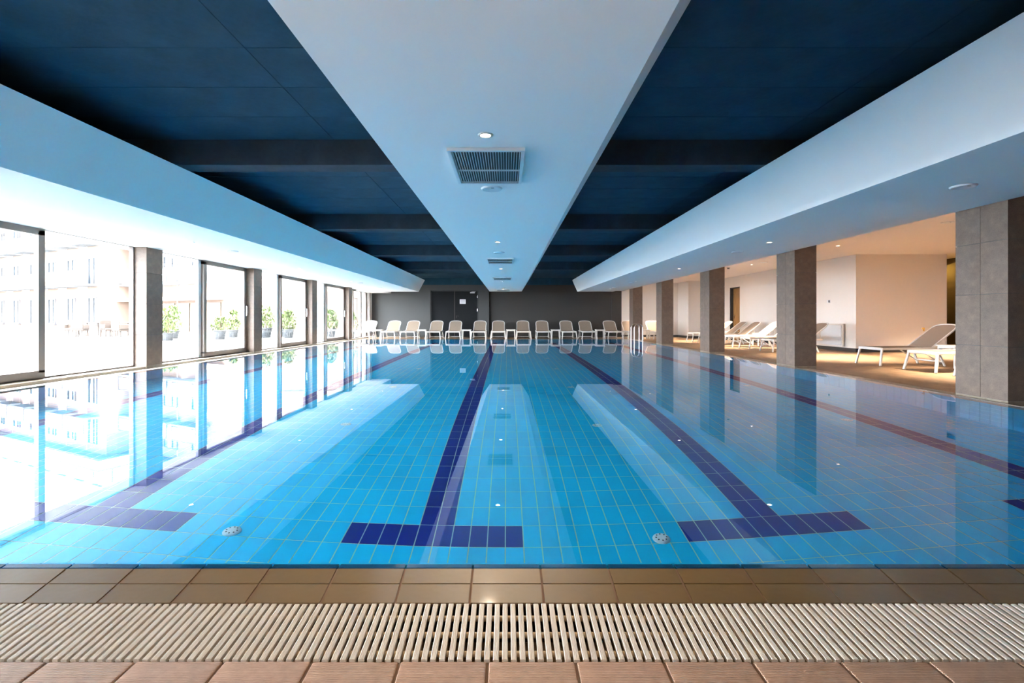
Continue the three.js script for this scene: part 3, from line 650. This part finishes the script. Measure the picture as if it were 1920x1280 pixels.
/* ------------------------------------------------------------------ outdoors: terrace, building, furniture, planters */
structure('added_storeys', box(-7.7, 20, SLAB + 0.9, 17, -32, 34), mat.facadeWhite, 'unseen storeys added over the pool hall to block sky light');  // unseen block added over the hall to keep sky light off terrace and facade
structure('terrace', box(-90, -7.3, -0.5, -0.06, -40, 90), mat.terrace, 'pale sunlit terrace outside the glazing');
structure('ground', [box(-120, -7.7, -0.9, -0.52, -100, 120), box(15.4, 120, -0.9, -0.52, -100, 120), box(-7.7, 15.4, -0.9, -0.52, 26.6, 120), box(-7.7, 15.4, -0.9, -0.52, -100, -3.2)], mat.terrace);
function windowUnit(parent, x, y, w, h, z, balcony) {
  const f = part('window', [bb(w, 0.07, 0.12, x, y, z + 0.02), bb(w, 0.07, 0.12, x, y + h, z + 0.02), bb(0.07, h, 0.12, x - w / 2, y + h / 2, z + 0.02), bb(0.07, h, 0.12, x + w / 2, y + h / 2, z + 0.02), bb(0.05, h, 0.1, x + w * 0.12, y + h / 2, z + 0.02), bb(w + 0.3, 0.08, 0.25, x, y - 0.06, z + 0.06)], mat.windowFrame, parent);
  part('pane', bb(w - 0.08, h, 0.03, x, y + h / 2, z), mat.windowPane, f);
  part('curtain', bb(w * 0.3, h - 0.1, 0.02, x - w * 0.05, y + h / 2, z + 0.025), mat.curtain, f);
  if (balcony) {
    part('balcony_slab', bb(w + 1.1, 0.14, 1.0, x - 0.1, y - 0.1, z + 0.55), mat.eave, f);
    part('balcony_rail', [bb(w + 1.1, 0.05, 0.05, x - 0.1, y + 0.95, z + 1.03), bb(0.05, 1.0, 0.05, x - 0.1 - (w + 1.1) / 2, y + 0.45, z + 1.03), bb(0.05, 1.0, 0.05, x - 0.1 + (w + 1.1) / 2, y + 0.45, z + 1.03)], mat.windowFrame, f);
    part('balcony_panel', bb(w + 1.0, 0.85, 0.02, x - 0.1, y + 0.45, z + 1.03), mat.balconyGlass, f);
  }
}
{
  const th = -26.8 * Math.PI / 180, at = [-29.6, -0.06, -36.7];
  const A = thing('apartment_building', 'cream apartment block with balconies seen through the nearest windows', 'building', at, th);
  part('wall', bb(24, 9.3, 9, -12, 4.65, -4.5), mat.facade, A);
  for (let i = 1; i < 8; i++) part('pilaster_strip', bb(0.06, 9.2, 0.05, -i * 3.2 + 0.4, 4.6, 0.02), mat.facadeWhite, A);
  for (let fl = 0; fl < 3; fl++) for (let i = 0; i < 7; i++) windowUnit(A, -1.9 - i * 3.2, 0.35 + 3.05 * fl + (fl ? 0.15 : 0.2), 1.15, 2.0, 0.02, fl > 0);
  part('eave', bb(25.4, 0.25, 10.4, -12, 9.42, -4.4), mat.eave, A);
  part('fascia', [bb(25.5, 0.7, 0.12, -12, 9.75, 0.82), bb(0.12, 0.7, 10.4, 0.72, 9.75, -4.4)], mat.facadeWhite, A);
  part('gutter_line', [bb(25.6, 0.1, 0.16, -12, 10.12, 0.84), bb(0.16, 0.1, 10.4, 0.74, 10.12, -4.4)], mat.eave, A);
  part('penthouse_wall', bb(22.5, 2.4, 7, -12, 11.0, -4.6), mat.facadeWhite, A);
  for (let i = 0; i < 8; i++) {
    part('penthouse_window', bb(0.6, 1.8, 0.1, -1.8 - i * 2.8, 10.9, -1.08), mat.windowPane, A);
    const d = part('dormer', new THREE.CylinderGeometry(0.05, 1.0, 1.3, 4).rotateY(Math.PI / 4).translate(-3.2 - i * 2.8, 12.85, -1.4), mat.eave, A);
    part('dormer_face', bb(1.35, 1.5, 0.6, -3.2 - i * 2.8, 11.5, -1.2), mat.facadeWhite, d);
  }
  const B = thing('apartment_building', 'set back wing of the apartment block with a dark shopfront', 'building', at, th);
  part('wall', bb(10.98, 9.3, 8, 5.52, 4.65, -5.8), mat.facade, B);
  for (let i = 0; i < 3; i++) part('pilaster_strip', bb(0.06, 9.2, 0.05, 2.4 + i * 3.3, 4.6, -1.78), mat.facadeWhite, B);
  for (let fl = 1; fl < 3; fl++) for (let i = 0; i < 3; i++) windowUnit(B, 1.5 + i * 3.4, 0.5 + 3.05 * fl, 1.6, 2.0, -1.78, true);
  for (let i = 0; i < 6; i++) part('shop_window', bb(1.4, 2.0, 0.06, 1.2 + i * 1.75, 1.05, -1.77), mat.shopfront, B);
  part('canopy', bb(11, 0.2, 1.2, 5.5, 2.35, -1.2), mat.facadeWhite, B);
  part('eave', bb(10.7, 0.25, 9.2, 6.35, 9.42, -5.6), mat.eave, B);
  part('fascia', bb(10.7, 0.7, 0.12, 6.35, 9.75, -0.98), mat.facadeWhite, B);
  const C = thing('annex', 'low pale annex wall beyond the far window bays', 'building', [-10.2, -0.06, -30.5], 0.12);
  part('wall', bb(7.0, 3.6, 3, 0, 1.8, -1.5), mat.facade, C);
  part('coping', bb(7.2, 0.15, 3.2, 0, 3.65, -1.5), mat.facadeWhite, C);
  part('doorway', bb(1.0, 2.1, 0.08, -1.4, 1.05, 0.02), mat.eave, C);
  part('window', bb(0.5, 1.6, 0.08, 1.6, 1.6, 0.02), mat.eave, C);
}
function chair(label, x, D, turn) {
  const t = thing('terrace_chair', label, 'chair', [x, -0.06, -D], turn, 'wicker terrace chairs');
  part('seat', rb(0.52, 0.12, 0.5, 0.03, 0, 0.40, 0), mat.wicker, t);
  part('backrest', rb(0.52, 0.46, 0.06, 0.02, 0, 0.66, -0.23), mat.wicker, t);
  for (const s of [-1, 1]) { part('armrest', rb(0.05, 0.22, 0.44, 0.015, s * 0.26, 0.55, 0), mat.wicker, t); for (const q of [-1, 1]) part('leg', bar([s * 0.22, 0.38, q * 0.2], [s * 0.24, 0, q * 0.22], 0.035, 0.035, 0.006), mat.wicker, t); }
}
const ch = [[-23.3, 26.6, 0.4], [-22.6, 26.2, 2.6], [-22.0, 25.6, 3.3], [-21.5, 26.8, 0.2], [-20.9, 26.0, 1.2], [-20.3, 26.5, -0.7], [-19.8, 25.4, 2.9], [-19.2, 26.0, 3.2]];
ch.forEach(([x, D, a], i) => chair(`${count[i]} brown wicker chair from the left on the terrace`, x, D, a));
[[-22.9, 27.9], [-21.2, 27.9], [-19.6, 27.5]].forEach(([x, D], i) => {
  const t = thing('terrace_table', `${['left', 'middle', 'right'][i]} brown table among the terrace chairs`, 'table', [x, -0.06, -D], 0, 'terrace tables');
  part('table_top', rb(0.9, 0.04, 0.9, 0.01, 0, 0.74, 0), mat.wicker, t);
  for (const s of [-1, 1]) for (const q of [-1, 1]) part('leg', bb(0.05, 0.72, 0.05, s * 0.38, 0.36, q * 0.38), mat.wicker, t);
});
function foliage(r, h, y, n) {
  const list = [], leaf = new THREE.PlaneGeometry(0.05, 0.12, 1, 2);
  leaf.attributes.position.setX(0, -0.008); leaf.attributes.position.setX(1, 0.008);
  for (let i = 0; i < n; i++) {
    const a = rr(0, 6.283), q = Math.sqrt(rnd()), k = rnd(), rad = r * q * (0.55 + 0.6 * Math.sin(Math.PI * Math.min(1, k + 0.12)));
    list.push(leaf.clone().applyMatrix4(new THREE.Matrix4().compose(new THREE.Vector3(rad * Math.cos(a), y + h * k, rad * Math.sin(a)), new THREE.Quaternion().setFromEuler(new THREE.Euler(rr(-1.2, 1.2), rr(0, 6.28), rr(-0.7, 0.7))), new THREE.Vector3(1, 1, 1).multiplyScalar(rr(0.8, 1.7)))));
  }
  return merge(list);
}
function planter(label, x, D, r, h, ph, n) {
  const t = thing('potted_shrub', label, 'plant', [x, -0.06, -D], 0, 'potted shrubs on the terrace');
  part('pot', new THREE.LatheGeometry([[0, 0], [r * 0.72, 0], [r * 0.95, h * 0.9], [r * 1.06, h * 0.9], [r * 1.08, h], [r * 0.92, h], [r * 0.9, h * 0.9], [0, h * 0.88]].map(([a, b]) => new THREE.Vector2(a, b)), 24), mat.pot, t);
  part('stem', [tube([[0, h * 0.8, 0], [0.02, h + ph * 0.3, 0.01], [-0.02, h + ph * 0.7, 0]], 0.014, 8, 6), tube([[0.03, h * 0.8, 0.02], [0.1, h + ph * 0.3, 0.05], [0.12, h + ph * 0.6, 0.04]], 0.01, 8, 6)], mat.stem, t);
  const f = part('foliage', foliage(r * 1.25, ph, h, n), rnd() < 0.5 ? mat.leaf : mat.leafB, t); f.userData.kind = 'stuff';
}
planter('potted shrub in a grey pot in the middle of the second bay', -13.3, 23.0, 0.27, 0.44, 0.62, 200);
planter('large potted shrub left of centre in the second bay', -16.3, 24.2, 0.3, 0.4, 1.2, 300);
planter('flowering potted shrub at the left of the second bay', -14.9, 21.8, 0.26, 0.35, 1.1, 260);
planter('potted shrub at the right of the second bay', -13.9, 25.2, 0.26, 0.4, 1.0, 220);
planter('potted shrub at the left of the third bay', -12.3, 25.3, 0.32, 0.5, 1.1, 260);
planter('low potted shrub behind the third bay', -11.7, 26.3, 0.3, 0.5, 0.9, 220);
planter('tall potted shrub in the middle of the third bay', -11.0, 25.0, 0.28, 0.44, 1.0, 240);
planter('potted shrub in the middle of the fourth bay', -9.05, 25.6, 0.25, 0.46, 0.95, 240);
planter('potted shrub outside the entrance bay', -8.6, 27.6, 0.25, 0.4, 0.9, 200);

renderer.render(scene, camera);
